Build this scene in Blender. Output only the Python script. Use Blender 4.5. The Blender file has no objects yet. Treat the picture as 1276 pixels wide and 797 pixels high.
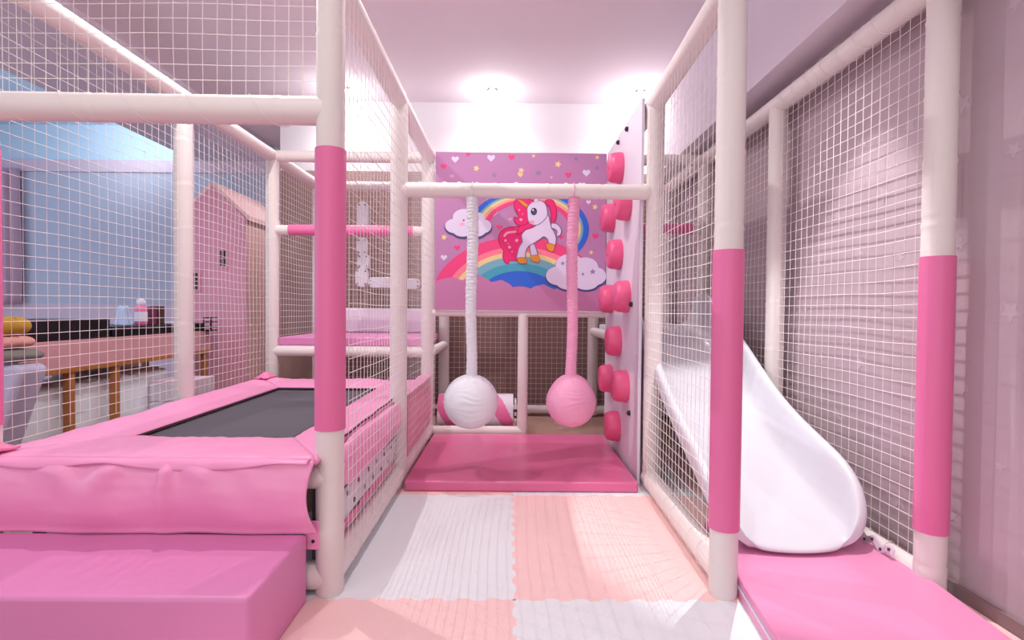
import bpy, bmesh, math, random
from mathutils import Vector, Matrix, noise
random.seed(7)
C = bpy.context.scene.collection
PI = math.pi
V = Vector

# ------------------------------------------------------------------ materials
def srgb(r, g, b):
    f = lambda c: (c/255/12.92) if c/255 <= .04045 else ((c/255+.055)/1.055)**2.4
    return (f(r), f(g), f(b), 1)

def mat(name, rgb, rough=.6, bump=0, bscale=60, spec=.5, mottled=0, mscale=5, kind='noise', trans=0, coat=0, stretch=(1, 1, 1), alpha=1, emit=None):
    m = bpy.data.materials.new(name); m.use_nodes = True
    nt = m.node_tree; p = nt.nodes['Principled BSDF']
    col = srgb(*rgb)
    p.inputs['Base Color'].default_value = col
    p.inputs['Roughness'].default_value = rough
    p.inputs['Specular IOR Level'].default_value = spec
    p.inputs['Coat Weight'].default_value = coat
    p.inputs['Coat Roughness'].default_value = .15
    p.inputs['Transmission Weight'].default_value = trans
    p.inputs['Alpha'].default_value = alpha
    tc = nt.nodes.new('ShaderNodeTexCoord'); mp = nt.nodes.new('ShaderNodeMapping')
    mp.inputs['Scale'].default_value = stretch
    nt.links.new(tc.outputs['Object'], mp.inputs['Vector'])
    if mottled:
        n = nt.nodes.new('ShaderNodeTexNoise'); n.inputs['Scale'].default_value = mscale; n.inputs['Detail'].default_value = 4
        nt.links.new(mp.outputs[0], n.inputs['Vector'])
        mx = nt.nodes.new('ShaderNodeMix'); mx.data_type = 'RGBA'
        mx.inputs['A'].default_value = tuple(c*(1-mottled) for c in col[:3])+(1,)
        mx.inputs['B'].default_value = tuple(min(1, c*(1+mottled)) for c in col[:3])+(1,)
        nt.links.new(n.outputs['Fac'], mx.inputs['Factor']); nt.links.new(mx.outputs['Result'], p.inputs['Base Color'])
    if bump:
        if kind == 'wave':
            n = nt.nodes.new('ShaderNodeTexWave'); n.bands_direction = 'Z'; n.inputs['Scale'].default_value = bscale; n.inputs['Distortion'].default_value = 1.5
        else:
            n = nt.nodes.new('ShaderNodeTexNoise'); n.inputs['Scale'].default_value = bscale; n.inputs['Detail'].default_value = 3
        nt.links.new(mp.outputs[0], n.inputs['Vector'])
        b = nt.nodes.new('ShaderNodeBump'); b.inputs['Strength'].default_value = bump; b.inputs['Distance'].default_value = .002
        nt.links.new(n.outputs['Fac'], b.inputs['Height']); nt.links.new(b.outputs[0], p.inputs['Normal'])
    if emit:
        p.inputs['Emission Color'].default_value = srgb(*emit[0]); p.inputs['Emission Strength'].default_value = emit[1]
    return m

M = dict(
    cream=mat('cream_knit_cover', (240, 230, 226), .62, .35, 220, kind='wave'),
    cream_smooth=mat('cream_cover', (240, 230, 226), .5, .15, 90),
    sleeve=mat('hot_pink_sleeve', (232, 116, 166), .42, .08, 80),
    pad=mat('pink_vinyl', (248, 160, 204), .38, .12, 40, mottled=.04),
    pad_deep=mat('pink_vinyl_deep', (240, 124, 174), .35, .1, 30, mottled=.05, coat=.1),
    step=mat('orchid_pink_vinyl', (224, 138, 190), .42, .12, 120, mottled=.03),
    black=mat('trampoline_weave', (92, 90, 98), .75, .3, 400),
    dark=mat('dark_seam', (60, 25, 40), .7),
    net=mat('white_net_cord', (244, 236, 234), .7),
    white=mat('white_plastic', (218, 216, 224), .28, coat=.3),
    board=mat('pale_lilac_board', (232, 222, 234), .5, .03, 20),
    grip=mat('pink_rubber_grip', (238, 96, 144), .4, .05, 60),
    bolt=mat('black_bolt', (35, 32, 38), .4),
    greybolt=mat('grey_bolt', (120, 108, 118), .5),
    ceil=mat('ceiling_paint', (240, 228, 235), .85, .02, 30),
    wallwhite=mat('white_paint', (242, 238, 241), .85, .02, 30),
    paper=mat('mauve_wallpaper', (192, 170, 178), .75, .05, 40, mottled=.05, mscale=9),
    paper2=mat('beige_brown_wallpaper', (152, 120, 112), .75, .05, 40, mottled=.05, mscale=9),
    star=mat('pale_star_print', (200, 180, 190), .75),
    soffit=mat('mauve_soffit_paint', (228, 215, 226), .85),
    farwall=mat('grey_blue_paint', (196, 198, 216), .85, .02, 30),
    farlow=mat('pale_pink_paint', (222, 200, 216), .8),
    cyan=mat('tray_glow_tint', (205, 228, 246), .85),
    floor=mat('brown_floor', (176, 140, 126), .45, .05, 10, mottled=.12, mscale=3, stretch=(1, 6, 1)),
    tilew=mat('white_foam', (238, 241, 244), .55, .25, 160, mottled=.02),
    tilep=mat('salmon_foam', (255, 214, 210), .55, .25, 160, mottled=.02),
    matpink=mat('rose_vinyl', (226, 112, 158), .32, .08, 50, mottled=.04, coat=.15),
    slidemat=mat('pink_mat_vinyl', (236, 148, 190), .4, .08, 50, mottled=.03),
    base=mat('taupe_baseboard', (142, 120, 122), .5),
    wood=mat('warm_wood', (176, 112, 60), .5, .15, 30, mottled=.2, mscale=8, stretch=(1, 1, .15)),
    deskpink=mat('dusty_pink_board', (214, 158, 164), .6, .05, 20),
    ink=mat('black_lacquer', (18, 17, 24), .3),
    mustard=mat('mustard_cloth', (190, 145, 50), .9, .3, 200),
    salmon=mat('salmon_cloth', (226, 160, 152), .9, .3, 200),
    olive=mat('grey_olive_cloth', (128, 124, 118), .9, .3, 200),
    lav=mat('lavender_cloth', (196, 190, 214), .85, .2, 200),
    film=mat('plastic_wrap', (236, 242, 250), .22, .9, 14, coat=.5, stretch=(1, .3, 1)),
    curtain=mat('dusty_pink_curtain', (206, 172, 190), .85, .2, 90),
    house=mat('rose_board', (224, 156, 178), .6, .05, 20),
    houseside=mat('peach_board', (240, 186, 182), .6, .05, 20),
    roofm=mat('blush_board', (240, 196, 196), .6),
    brown=mat('dark_brown_box', (84, 46, 40), .6),
    maroon=mat('maroon_card', (120, 40, 80), .6),
    blueclear=mat('pale_blue_plastic', (170, 196, 232), .2, coat=.3),
    label=mat('white_label', (226, 224, 238), .6),
    lamp=mat('lamp_glow', (255, 250, 245), .5, emit=((255, 248, 240), 12)),
    ballw=mat('white_stretch_cloth', (236, 236, 242), .55, .25, 260),
    ballp=mat('pink_stretch_cloth', (244, 164, 200), .5, .25, 260),
    art=mat('printed_lilac_pink', (190, 132, 178), .55, 0, mottled=.04, mscale=3),
)
def flat(n, rgb): M[n] = mat('print_'+n, rgb, .55)
flat('a_pink', (240, 66, 130)); flat('a_rose', (252, 130, 150)); flat('a_peach', (240, 170, 150)); flat('a_yel', (240, 214, 150))
flat('a_teal', (70, 166, 190)); flat('a_aqua', (120, 180, 196)); flat('a_blue', (44, 104, 214)); flat('a_navy', (70, 74, 130)); flat('a_white', (228, 216, 240))
flat('a_outline', (130, 100, 150)); flat('a_hair', (236, 30, 116)); flat('a_hairdk', (180, 16, 86)); flat('a_gold', (228, 150, 50)); flat('a_grey', (150, 130, 170))
flat('a_eye', (40, 34, 60)); flat('a_cheek', (240, 170, 200)); flat('a_lil', (226, 160, 196)); flat('a_bg', (200, 128, 172))

# ------------------------------------------------------------------ mesh builder
class MB:
    def __init__(s): s.v = []; s.f = []; s.mi = []
    def add(s, vs, fs, mi=0):
        o = len(s.v); s.v += [tuple(p) for p in vs]
        for f in fs: s.f.append(tuple(i+o for i in f)); s.mi.append(mi)
    def box(s, x0, x1, y0, y1, z0, z1, mi=0):
        vs = [(x, y, z) for x in (x0, x1) for y in (y0, y1) for z in (z0, z1)]
        s.add(vs, [(0, 1, 3, 2), (4, 6, 7, 5), (0, 4, 5, 1), (2, 3, 7, 6), (0, 2, 6, 4), (1, 5, 7, 3)], mi)
    def tube(s, pts, r, n=12, caps=True, mi=0):
        pts = [V(p) for p in pts]; rs = r if isinstance(r, (list, tuple)) else [r]*len(pts)
        t0 = (pts[-1]-pts[0]).normalized(); ref = V((0, 0, 1)) if abs(t0.z) < .9 else V((1, 0, 0))
        vs = []
        for i, p in enumerate(pts):
            t = (pts[min(i+1, len(pts)-1)]-pts[max(i-1, 0)]).normalized()
            a = t.cross(ref).normalized(); b = a.cross(t)
            rr = rs[i] if not callable(rs[i]) else None
            for k in range(n):
                th = 2*PI*k/n; q = rr if rr is not None else rs[i](th)
                vs.append(p+(a*math.cos(th)+b*math.sin(th))*q)
        fs = [(i*n+k, i*n+(k+1) % n, (i+1)*n+(k+1) % n, (i+1)*n+k) for i in range(len(pts)-1) for k in range(n)]
        if caps: fs += [tuple(range(n))[::-1], tuple((len(pts)-1)*n+k for k in range(n))]
        s.add(vs, fs, mi)
    def grid(s, fn, nu, nv, mi=0, closeu=False):
        vs = [fn(i/nu, j/nv) for j in range(nv+1) for i in range(nu+1)]
        fs = [(j*(nu+1)+i, j*(nu+1)+i+1, (j+1)*(nu+1)+i+1, (j+1)*(nu+1)+i) for j in range(nv) for i in range(nu)]
        s.add(vs, fs, mi)
    def prism(s, poly, fn, d0, d1, mi=0):
        """poly: list of 2D points; fn(a,b,d)->3D"""
        n = len(poly)
        vs = [fn(a, b, d0) for a, b in poly]+[fn(a, b, d1) for a, b in poly]
        s.add(vs, [tuple(range(n))[::-1], tuple(range(n, 2*n))]+[(i, (i+1) % n, n+(i+1) % n, n+i) for i in range(n)], mi)
    def build(s, name, mats, parent=None, smooth=True, bevel=0, sub=0, solid=0, angle=.7, weld=False, bseg=3, org=None):
        me = bpy.data.meshes.new(name); me.from_pydata(s.v, [], s.f); me.update()
        if org is not None: me.transform(Matrix.Translation(-V(org)))
        ms = mats if isinstance(mats, (list, tuple)) else [mats]
        for m in ms: me.materials.append(M[m] if isinstance(m, str) else m)
        me.polygons.foreach_set('material_index', s.mi)
        bm = bmesh.new(); bm.from_mesh(me)
        if weld: bmesh.ops.remove_doubles(bm, verts=bm.verts, dist=1e-5)
        bmesh.ops.recalc_face_normals(bm, faces=bm.faces); bm.to_mesh(me); bm.free()
        if smooth:
            me.polygons.foreach_set('use_smooth', [True]*len(me.polygons))
            me.set_sharp_from_angle(angle=angle)
        o = bpy.data.objects.new(name, me); C.objects.link(o)
        if org is not None: o.location = org
        if parent:
            o.parent = parent
            o.location = V(o.location)-V(parent.location) if True else o.location
        if solid:
            m = o.modifiers.new('solid', 'SOLIDIFY'); m.thickness = solid; m.offset = 0
        if bevel:
            m = o.modifiers.new('bevel', 'BEVEL'); m.width = bevel; m.segments = bseg; m.limit_method = 'ANGLE'; m.angle_limit = .6
        if sub:
            m = o.modifiers.new('sub', 'SUBSURF'); m.levels = sub; m.render_levels = sub
        return o

def empty(name, loc=(0, 0, 0)):
    o = bpy.data.objects.new(name, None); C.objects.link(o); o.location = loc; o.empty_display_size = .1; return o
def tag(o, label, cat, group=None, kind=None):
    o['label'] = label; o['category'] = cat
    if group: o['group'] = group
    if kind: o['kind'] = kind
    return o
def struct(o): o['kind'] = 'structure'; return o
def nz(x, y, z=0): return noise.noise(V((x, y, z)))

# ------------------------------------------------------------------ grid of the play frame
R = .048
XL, XM, XR, XW = -1.835, -.627, .80, 1.50
Y1, Y2, Y3, Y4 = 1.80, 2.90, 3.98, 4.92
ZT = 2.165

def padded(mb, a, b, r=R, step=.24, seed=0, n=22, mi=0):
    """foam-padded bar with wrapped seams"""
    a = V(a); b = V(b); L = (b-a).length; k = max(2, int(L/.012)); rnd = random.Random(seed)
    seams = []; s = rnd.uniform(.06, step)
    while s < L: seams.append((s, rnd.uniform(0, 6.28))); s += step*rnd.uniform(.85, 1.15)
    pts = []; rs = []
    for i in range(k+1):
        t = L*i/k; pts.append(a+(b-a)*(i/k))
        def f(th, t=t):
            q = r*(1+.012*nz(t*3, seed*3.1+math.cos(th), math.sin(th)))
            for (z, ph) in seams:
                d = (t-z-.008*math.cos(th-ph))
                if abs(d) < .04: q += .0020*math.exp(-(d/.008)**2)-.0022*math.exp(-((d-.016)/.007)**2)
            if t < .01 or t > L-.01: q *= .97
            return q
        rs.append(f)
    mb.tube(pts, rs, n=n, mi=mi)

# ------------------------------------------------------------------ ROOM
def slab(name, *b, m, kind='structure', bevel=0):
    mb = MB(); mb.box(*b); o = mb.build(name, m, smooth=False, bevel=bevel); o['kind'] = kind; return o

WX = 1.60; WB = 5.16; CZ = 3.06
slab('floor', -7.4, 1.75, -3.6, 6.75, -.12, -.012, m='floor')
slab('ceiling', -3.02, 1.75, -3.6, WB+.12, CZ, CZ+.12, m='ceil')
slab('ceiling_rear', -3.02, 1.75, WB+.12, 6.7, CZ, CZ+.12, m='ceil')
slab('trim_1', -4.0, -3.02, -3.6, 6.6, 2.85, CZ+.12, m='soffit')         # lower soffit on the left
slab('trim_2', 1.385, WX, -3.6, WB, 2.29, CZ, m='soffit')                # bulkhead along the right wall
# right wall, wallpapered with faint stars
wr = slab('wall_right', WX, WX+.12, -3.6, WB+.12, -.12, CZ, m='paper')
def star_poly(cx, cz, r, rot=0, k=.45):
    return [(cx+(r if i % 2 == 0 else r*k)*math.sin(rot+i*PI/5), cz+(r if i % 2 == 0 else r*k)*math.cos(rot+i*PI/5)) for i in range(10)]
sm = MB(); rnd = random.Random(3)
for j in range(9):
    for i in range(22):
        y = -1.0+i*.28+(j % 2)*.14; z = .25+j*.25
        sm.prism(star_poly(y+rnd.uniform(-.03, .03), z+rnd.uniform(-.03, .03), rnd.choice((.022, .03, .038)), rnd.uniform(0, 6)), lambda a, b, d: (WX-d, a, b), -.002, .0012)
so = sm.build('star_print', 'star', parent=wr, smooth=False)
# back wall: wallpaper below, white paint above
bw = MB(); bw.box(-2.30, WX, WB, WB+.12, -.12, 2.37, 0); bw.box(-2.30, WX, WB, WB+.12, 2.37, CZ, 1)
struct(bw.build('wall_back', ['paper2', 'wallwhite'], smooth=False))
slab('baseboard_right', WX-.014, WX, -3.6, WB, -.012, .045, m='base')
slab('baseboard_back', -2.30, WX-.014, WB-.014, WB, -.012, .06, m='base')
# far wall of the next room
fw = MB(); fw.box(-7.4, -1.4, 6.58, 6.7, -.12, 1.03, 1); fw.box(-7.4, -1.4, 6.58, 6.7, 1.03, 2.70, 0); fw.box(-7.4, -1.4, 6.55, 6.7, 2.70, 2.85, 1)
struct(fw.build('wall_far', ['farwall', 'farlow'], smooth=False))
# raised tray above the next room; blue cove glow put into its colour
tr = MB(); tr.box(-7.4, -4.0, -3.6, 6.7, 3.3, 3.4); tr.box(-7.4, -4.0, 6.6, 6.7, 2.85, 3.3); tr.box(-4.02, -3.98, -3.6, 6.6, CZ, 3.3)
struct(tr.build('ceiling_tray', 'cyan', smooth=False))
# left wall with a wide window, rear wall with a shop-front window
lw = MB()
for b in ((-7.5, -7.4, -3.6, 6.7, -.12, .5), (-7.5, -7.4, -3.6, 6.7, 2.6, 3.4), (-7.5, -7.4, -3.6, -1.5, .5, 2.6), (-7.5, -7.4, 5.4, 6.7, .5, 2.6)): lw.box(*b)
struct(lw.build('wall_left', 'farlow', smooth=False))
rw = MB()
for b in ((-7.5, 1.72, -3.7, -3.6, -.12, .3), (-7.5, 1.72, -3.7, -3.6, 2.7, 3.4), (-7.5, -6.0, -3.7, -3.6, .3, 2.7), (1.3, 1.72, -3.7, -3.6, .3, 2.7)): rw.box(*b)
struct(rw.build('wall_front', 'wallwhite', smooth=False))

# ------------------------------------------------------------------ FOAM FLOOR TILES
TX, TY = .025, 1.755
def edge_pts(a, b, flip, nteeth=20, amp=.014):
    """toothed edge from a to b (2D), tooth offset along the left normal * flip"""
    a = V(a); b = V(b); d = (b-a); L = d.length; d.normalize(); nrm = V((-d.y, d.x))*flip; out = []
    for k in range(nteeth):
        s0 = L*k/nteeth; s1 = L*(k+1)/nteeth; m = (s1-s0)
        o = amp/2 if k % 2 == 0 else -amp/2
        if k in (0, nteeth-1): o = 0
        out += [a+d*(s0+m*.16)+nrm*o, a+d*(s1-m*.16)+nrm*o] if o > 0 else [a+d*(s0+m*.16)+nrm*o, a+d*(s1-m*.16)+nrm*o]
    return out
tl = {(-1, -1): 'salmon foam puzzle tile in the front row beside the orchid step block',
      (0, -1): 'white foam puzzle tile in the front row at the bottom centre',
      (1, -1): 'salmon foam puzzle tile in the front row at the foot of the right wall',
      (-1, 0): 'white foam puzzle tile left of centre in the corridor, with bright net shadow',
      (0, 0): 'salmon foam puzzle tile right of centre in the corridor, in front of the rose mat',
      (1, 0): 'white foam puzzle tile under the foot of the slide',
      (-1, 1): 'salmon foam puzzle tile mostly hidden under the left of the rose mat',
      (0, 1): 'white foam puzzle tile mostly hidden under the right of the rose mat',
      (1, 1): 'salmon foam puzzle tile behind the foot of the slide'}
for (i, j), lab in tl.items():
    x0 = TX+i; y0 = TY+j; x1 = min(x0+1, WX-.016); y1 = y0+1
    if i == -1: pass
    p = []
    p += edge_pts((x0, y0), (x1, y0), 1); e = edge_pts((x1, y0), (x1, y1), 1) if x1-x0 > .99 else [V((x1, y0)), V((x1, y1))]
    p += e
    # shared edges must match: walk the same direction and reverse
    t = edge_pts((x0, y1), (x1, y1), 1); l = edge_pts((x0, y0), (x0, y1), 1)
    p += t[::-1]; p += l[::-1]
    mb = MB(); mb.prism([(q.x, q.y) for q in p], lambda a, b, d: (a, b, d), -.012, 0)
    col = 'tilep' if (i+j) % 2 == 0 else 'tilew'
    o = mb.build('foam_floor_tile', col, smooth=False, org=(x0, y0, 0)); tag(o, lab, 'floor mat', 'interlocking foam floor tiles')

# ------------------------------------------------------------------ PLAY FRAME
frame = tag(empty('play_frame', (0, 3.2, 0)), 'cream foam-padded steel frame of posts and rails around trampoline, corridor and slide', 'play structure')
def post(x, y, z0=0, z1=2.2, pink=None, r=R, seed=0):
    mb = MB(); padded(mb, (x, y, z0), (x, y, z1), r, seed=seed); o = mb.build('post', 'cream', parent=frame, org=(x, y, z0))
    if pink:
        s = MB(); k = 40
        s.tube([(x, y, pink[0]+(pink[1]-pink[0])*q/k) for q in range(k+1)], r+.0042, n=32)
        c = s.build('pink_sleeve', 'sleeve', org=(x, y, pink[0])); c.parent = o; c.location = (0, 0, pink[0]-z0); c['label'] = 'hot pink sleeve'
    return o
def rail(a, b, r=.044, seed=0, name='rail', m='cream_smooth', pink=None):
    mb = MB(); padded(mb, a, b, r, seed=seed, step=.3, n=20); o = mb.build(name, m, parent=frame, org=a)
    if pink:
        a = V(a); b = V(b); s = MB(); p0 = a.lerp(b, pink[0]); p1 = a.lerp(b, pink[1])
        s.tube([p0.lerp(p1, q/20) for q in range(21)], r+.0042, n=28)
        c = s.build('pink_sleeve', 'sleeve', org=p0); c.parent = o; c.location = p0-a; c['label'] = 'hot pink sleeve'
    return o
XRf = .765    # front right post stands slightly inward
ps = [(-1.84, Y1, (.578, 1.55)), (XM, Y1, (.578, 1.55)), (XRf, Y1, (.238, 1.215)), (XW, Y1, (.232, 1.20)),
      (XL, Y2, None), (XM, Y2, None), (XR+.012, Y2, None), (XW, Y2, None),
      (XL, Y3, None), (XM-.01, Y3, None), (XW, Y3, None),
      (XL, Y4, None), (XM, Y4, None), (XR, Y4, None), (XW, Y4, None)]
for i, (x, y, p) in enumerate(ps): post(x, y, 0, 2.3 if y == Y1 else ZT-.01, p, seed=i+1)
post(.105, Y3, .0, .965, r=.040, seed=40)
# long rails at the top
for i, x in enumerate((XL, XM, None, XW)):
    for j, (ya, yb) in enumerate(((Y1, Y2), (Y2, Y3), (Y3, Y4))):
        if x is None:
            if j == 0: rail((XRf+.01, ya, ZT), (XR+.01, yb, ZT), R, seed=60)
            if j == 1: rail((XR+.01, ya, ZT), (XR+.01, yb, ZT), R, seed=61)
            if j == 2: rail((XR, ya, ZT), (XR, yb, ZT), R, seed=62)
        elif not (x == XM and j == 2):
            rail((x, ya, ZT), (x, yb, ZT), R, seed=70+3*i+j)
# top of the frame continues towards the viewer
rail((XL-.01, .6, ZT), (XL, Y1, ZT), R, seed=95)
# cross rails
rail((-1.862, Y1, 1.69), (XM, Y1, 1.683), R, seed=100)          # front, over the trampoline
rail((XM, Y2, 1.668), (XR, Y2, 1.668), .042, seed=101)          # carries the balls
rail((XL, Y3, ZT), (XM, Y3, ZT), .043, seed=102)
rail((XR, Y3, ZT), (XW, Y3, ZT), .043, seed=103)
rail((XL, Y3, 1.60), (XM, Y3, 1.60), .038, seed=104, pink=(.11, .90))
rail((XR, Y3, 1.64), (XW, Y3, 1.64), .038, seed=105, pink=(.1, .87))
rail((XL, Y3, .668), (XM, Y3, .668), .042, seed=106)
rail((XM, Y3, .972), (XR, Y3, .972), .026, seed=107)            # under the printed panel
rail((XM, Y3, .055), (.105, Y3, .055), .042, seed=108)
rail((XR, Y3, .80), (XW, Y3, .80), .042, seed=109)
for x0, x1, s in ((XL, XM, 110), (XM, XR, 111), (XR, XW, 112)):
    rail((x0, Y4, ZT), (x1, Y4, ZT), .043, seed=s); rail((x0, Y4, .05), (x1, Y4, .05), .040, seed=s+5)
rail((XM, Y3, .66), (XM, Y4, .66), .040, seed=120); rail((XR, Y3, .80), (XR, Y4, .80), .040, seed=121)
# floor rails
rail((XM, Y1, .070), (XM, Y2, .070), R, seed=130); rail((XM, Y2, .070), (XM, Y3, .070), R, seed=131)
rail((XRf+.01, Y1, .060), (XR, Y2, .060), R, seed=132)
rail((XW, Y1, .060), (XW, Y2, .060), .040, seed=133); rail((XW, Y2, .060), (XW, Y3, .060), .040, seed=134)
rail((-1.862, Y1, .06), (XM, Y1, .06), R, seed=135); rail((-1.862, Y1, .415), (XM, Y1, .415), R, seed=136)
rail((XL, Y1, .06), (XL, Y2, .06), R, seed=137); rail((XL, Y2, .06), (XL, Y3, .06), R, seed=138)
rail((XW, Y3, .06), (XW, Y4, .06), .04, seed=139)
rail((XL, Y3, .66), (XL, Y4, .66), .04, seed=140); rail((XW, Y3, .80), (XW, Y4, .80), .04, seed=141)

# ------------------------------------------------------------------ NETS
def net(fn, a0, a1, b0, b1, label, cell=.0495, r=.0012, sag=.006, seed=0, knots=True, na=None):
    """fn(a,b,off) -> 3D; strings run along a and b"""
    mb = MB()
    nA = max(2, round((a1-a0)/cell)); nB = max(2, round((b1-b0)/cell))
    def P(i, j):
        a = a0+(a1-a0)*i/nA; b = b0+(b1-b0)*j/nB
        e = math.sin(PI*i/nA)*math.sin(PI*j/nB)
        da = sag*nz(a*2.3+seed, b*2.1, 3.3)*e*2; db = sag*nz(a*2.7, b*2.3+seed, 7.7)*e*2
        off = .012*nz(a*1.6+seed, b*1.6, 1.2)*e
        return V(fn(a+da, b+db, off))
    for i in range(nA+1): mb.tube([P(i, j) for j in range(nB+1)], r, n=4, caps=False)
    for j in range(nB+1): mb.tube([P(i, j) for i in range(nA+1)], r, n=4, caps=False)
    if knots:
        k = r*1.75
        for i in range(nA+1):
            for j in range(nB+1):
                p = P(i, j)
                mb.add([p+V((k, 0, 0)), p-V((k, 0, 0)), p+V((0, k, 0)), p-V((0, k, 0)), p+V((0, 0, k)), p-V((0, 0, k))],
                       [(0, 2, 4), (2, 1, 4), (1, 3, 4), (3, 0, 4), (2, 0, 5), (1, 2, 5), (3, 1, 5), (0, 3, 5)])
    o = mb.build('safety_net', 'net', smooth=False, org=fn((a0+a1)/2, b0, 0))
    return tag(o, label, 'net', 'white knotted safety nets laced to the frame')
def xplane(x0, x1=None, ya=0, yb=1):
    x1 = x0 if x1 is None else x1
    return lambda a, b, o: (x0+(x1-x0)*(a-ya)/(yb-ya)+o, a, b)
def yplane(y): return lambda a, b, o: (a, y+o, b)
def zplane(z): return lambda a, b, o: (a, b, z+o)
T = ZT-R
net(yplane(Y1), -1.81, XM-R, 1.735, 2.45, 'white net above the front cross rail at upper left, flat to the viewer', seed=1)
net(xplane(XM+.055), Y1+.03, Y2-.03, .12, T, 'white net right of the trampoline, between its two nearest posts', seed=2)
net(xplane(XM+.055), Y2+.03, Y3-.03, .12, T, 'narrow white net left of the corridor, beside the printed panel', seed=3)
net(xplane(XRf-.005, XR-.03, Y1, Y2), Y1+.05, Y2-.03, .11, T, 'white net between corridor and slide, behind the right pink-sleeved corridor post', seed=4)
net(xplane(XW), Y1+.05, Y2-.05, .10, T, 'white net in front of the right wall, nearest the viewer', seed=5)
net(xplane(XW), Y2+.05, Y3-.05, .10, T, 'white net along the right wall behind the upper part of the slide', seed=6)
net(xplane(XW), Y3+.05, Y4-.05, .86, T, 'white net at the far end of the right wall above the slide deck', seed=7)
net(xplane(XL), Y1+.05, Y2-.05, .50, T, 'white net left of the trampoline, in front of the desk and curtain', seed=8)
net(xplane(XL), Y2+.05, Y3-.05, .48, T, 'white net left of the trampoline, in front of the pink playhouse', seed=9)
net(xplane(XL), Y3+.05, Y4-.05, .78, T, 'white net at the far left end, side of the rear deck', seed=10)
net(yplane(Y4), XL+.05, XM-.05, .10, T, 'white rear net behind the trampoline and left deck', seed=11)
net(yplane(Y4), XM+.05, XR-.05, .10, T, 'white rear net seen under the printed panel', seed=12, knots=False)
net(yplane(Y4), XR+.05, XW-.05, .10, T, 'white rear net behind the top of the slide', seed=13)
net(zplane(ZT), XL+.05, XM, Y3+.05, Y4-.05, 'white roof net over the rear left deck', seed=14, knots=False)
net(zplane(ZT), XR, XW-.05, Y3+.05, Y4-.05, 'white roof net over the top of the slide', seed=15, knots=False)
net(xplane(XL-.005), .75, Y1-.05, .50, T, 'white net at the left edge, nearest the viewer', seed=16) if False else None

# ------------------------------------------------------------------ TRAMPOLINE
tram = tag(empty('trampoline', (-1.22, 2.7, 0)), 'rectangular trampoline with black jumping mat and pink vinyl edge pads', 'trampoline')
ox0, ox1, oy0, oy1 = -1.80, -.645, 1.715, 3.70
ix0, ix1, iy0, iy1 = -1.535, -.885, 2.10, 3.42
mb = MB(); mb.grid(lambda u, v: (ix0-.03+(ix1-ix0+.06)*u, iy0-.03+(iy1-iy0+.06)*v, .452-.006*math.sin(PI*u)*math.sin(PI*v)), 20, 20)
mb.build('jumping_mat', 'black', parent=tram, solid=.004)
# dark spring edge under the inner rim of the pad
mb = MB()
for a, b in (((ix0, iy0), (ix1, iy0)), ((ix1, iy0), (ix1, iy1)), ((ix1, iy1), (ix0, iy1)), ((ix0, iy1), (ix0, iy0))):
    mb.tube([(a[0], a[1], .462), (b[0], b[1], .462)], .008, n=8)
mb.build('mat_edge', 'dark', parent=tram)
# edge pads: four mitred strips
def padstrip(A, B, Cc, D, seed, name='edge_pad', nu=60, nv=14, lift=0):
    """A,B outer edge; D,Cc inner edge"""
    mb = MB()
    def f(u, v):
        o = V(A).lerp(V(B), u); i = V(D).lerp(V(Cc), u); p = o.lerp(i, v)
        z = .492-.024*v**1.3
        z += .010*nz(p.x*7+seed, p.y*5, 1)*(1-v*.6)+.004*nz(p.x*22, p.y*18+seed, 2)
        if v < .08: z -= .018*(1-v/.08)
        if v > .93: z -= .014*(v-.93)/.07
        if lift: z += .02*max(0, (u-.94)/.06)*(1-v)
        return (p.x, p.y, z)
    mb.grid(f, nu, nv)
    return mb.build(name, 'pad', parent=tram, solid=.012, angle=1.2)
fo = [(ox0, oy0), (ox1, oy0), (ox1, oy1), (ox0, oy1)]; fi = [(ix0, iy0), (ix1, iy0), (ix1, iy1), (ix0, iy1)]
e = .004
padstrip(fo[0], fo[1], fi[1], fi[0], 1)
padstrip((fo[1][0], fo[1][1]), fo[2], fi[2], fi[1], 2)
padstrip(fo[2], fo[3], fi[3], fi[2], 3)
padstrip(fo[3], fo[0], fi[0], fi[3], 4)
# turned-up flap corners where the pads lap round the posts
for (x, y, s) in ((-1.745, 3.66, 1), (-1.775, 1.73, 1)):
    mb = MB(); mb.grid(lambda u, v, x=x, y=y: (x+.09*(u-.5)+.02*v, y+.07*(v-.5)*2, .505+.035*math.sin(PI*u)*math.sin(PI*v)+.008*nz(u*4, v*4, x)), 12, 10)
    mb.build('flap', 'pad_deep', parent=tram, solid=.006)
# front skirt: heavy vinyl hanging down to the step block
def skirt(u, v):
    x = -2.15+(-.648+2.15)*u
    # profile: out from the pad edge, slight belly, tucked in at the bottom
    z = .487-.251*v
    y = 1.712-.022*math.sin(PI*min(1, v*1.1))**.8+.022*v**3
    for (fx, w, amp, sl) in ((-1.50, .05, .020, .55), (-1.31, .035, .022, -.40), (-1.13, .016, .022, -.06), (-1.04, .04, .016, .45), (-1.72, .05, .016, -.3), (-.88, .05, .010, .35)):
        c = fx+sl*v*.35; wdt = w*(1+1.8*v)
        y -= amp*math.exp(-((x-c)/wdt)**2)*1.7*(math.exp(-v*1.5))*min(1, v*9)
    y += .006*nz(x*5, v*3, 2)+.003*nz(x*16, v*9, 5)*(1-v)
    # the right-hand end curls inwards
    ed = max(0, (x+.69)/.045); x -= .022*math.sin(PI*v)*ed
    return (x, y, z)
mb = MB(); mb.grid(skirt, 150, 30); mb.build('front_skirt', 'pad', parent=tram, solid=.005, angle=1.4)
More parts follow.
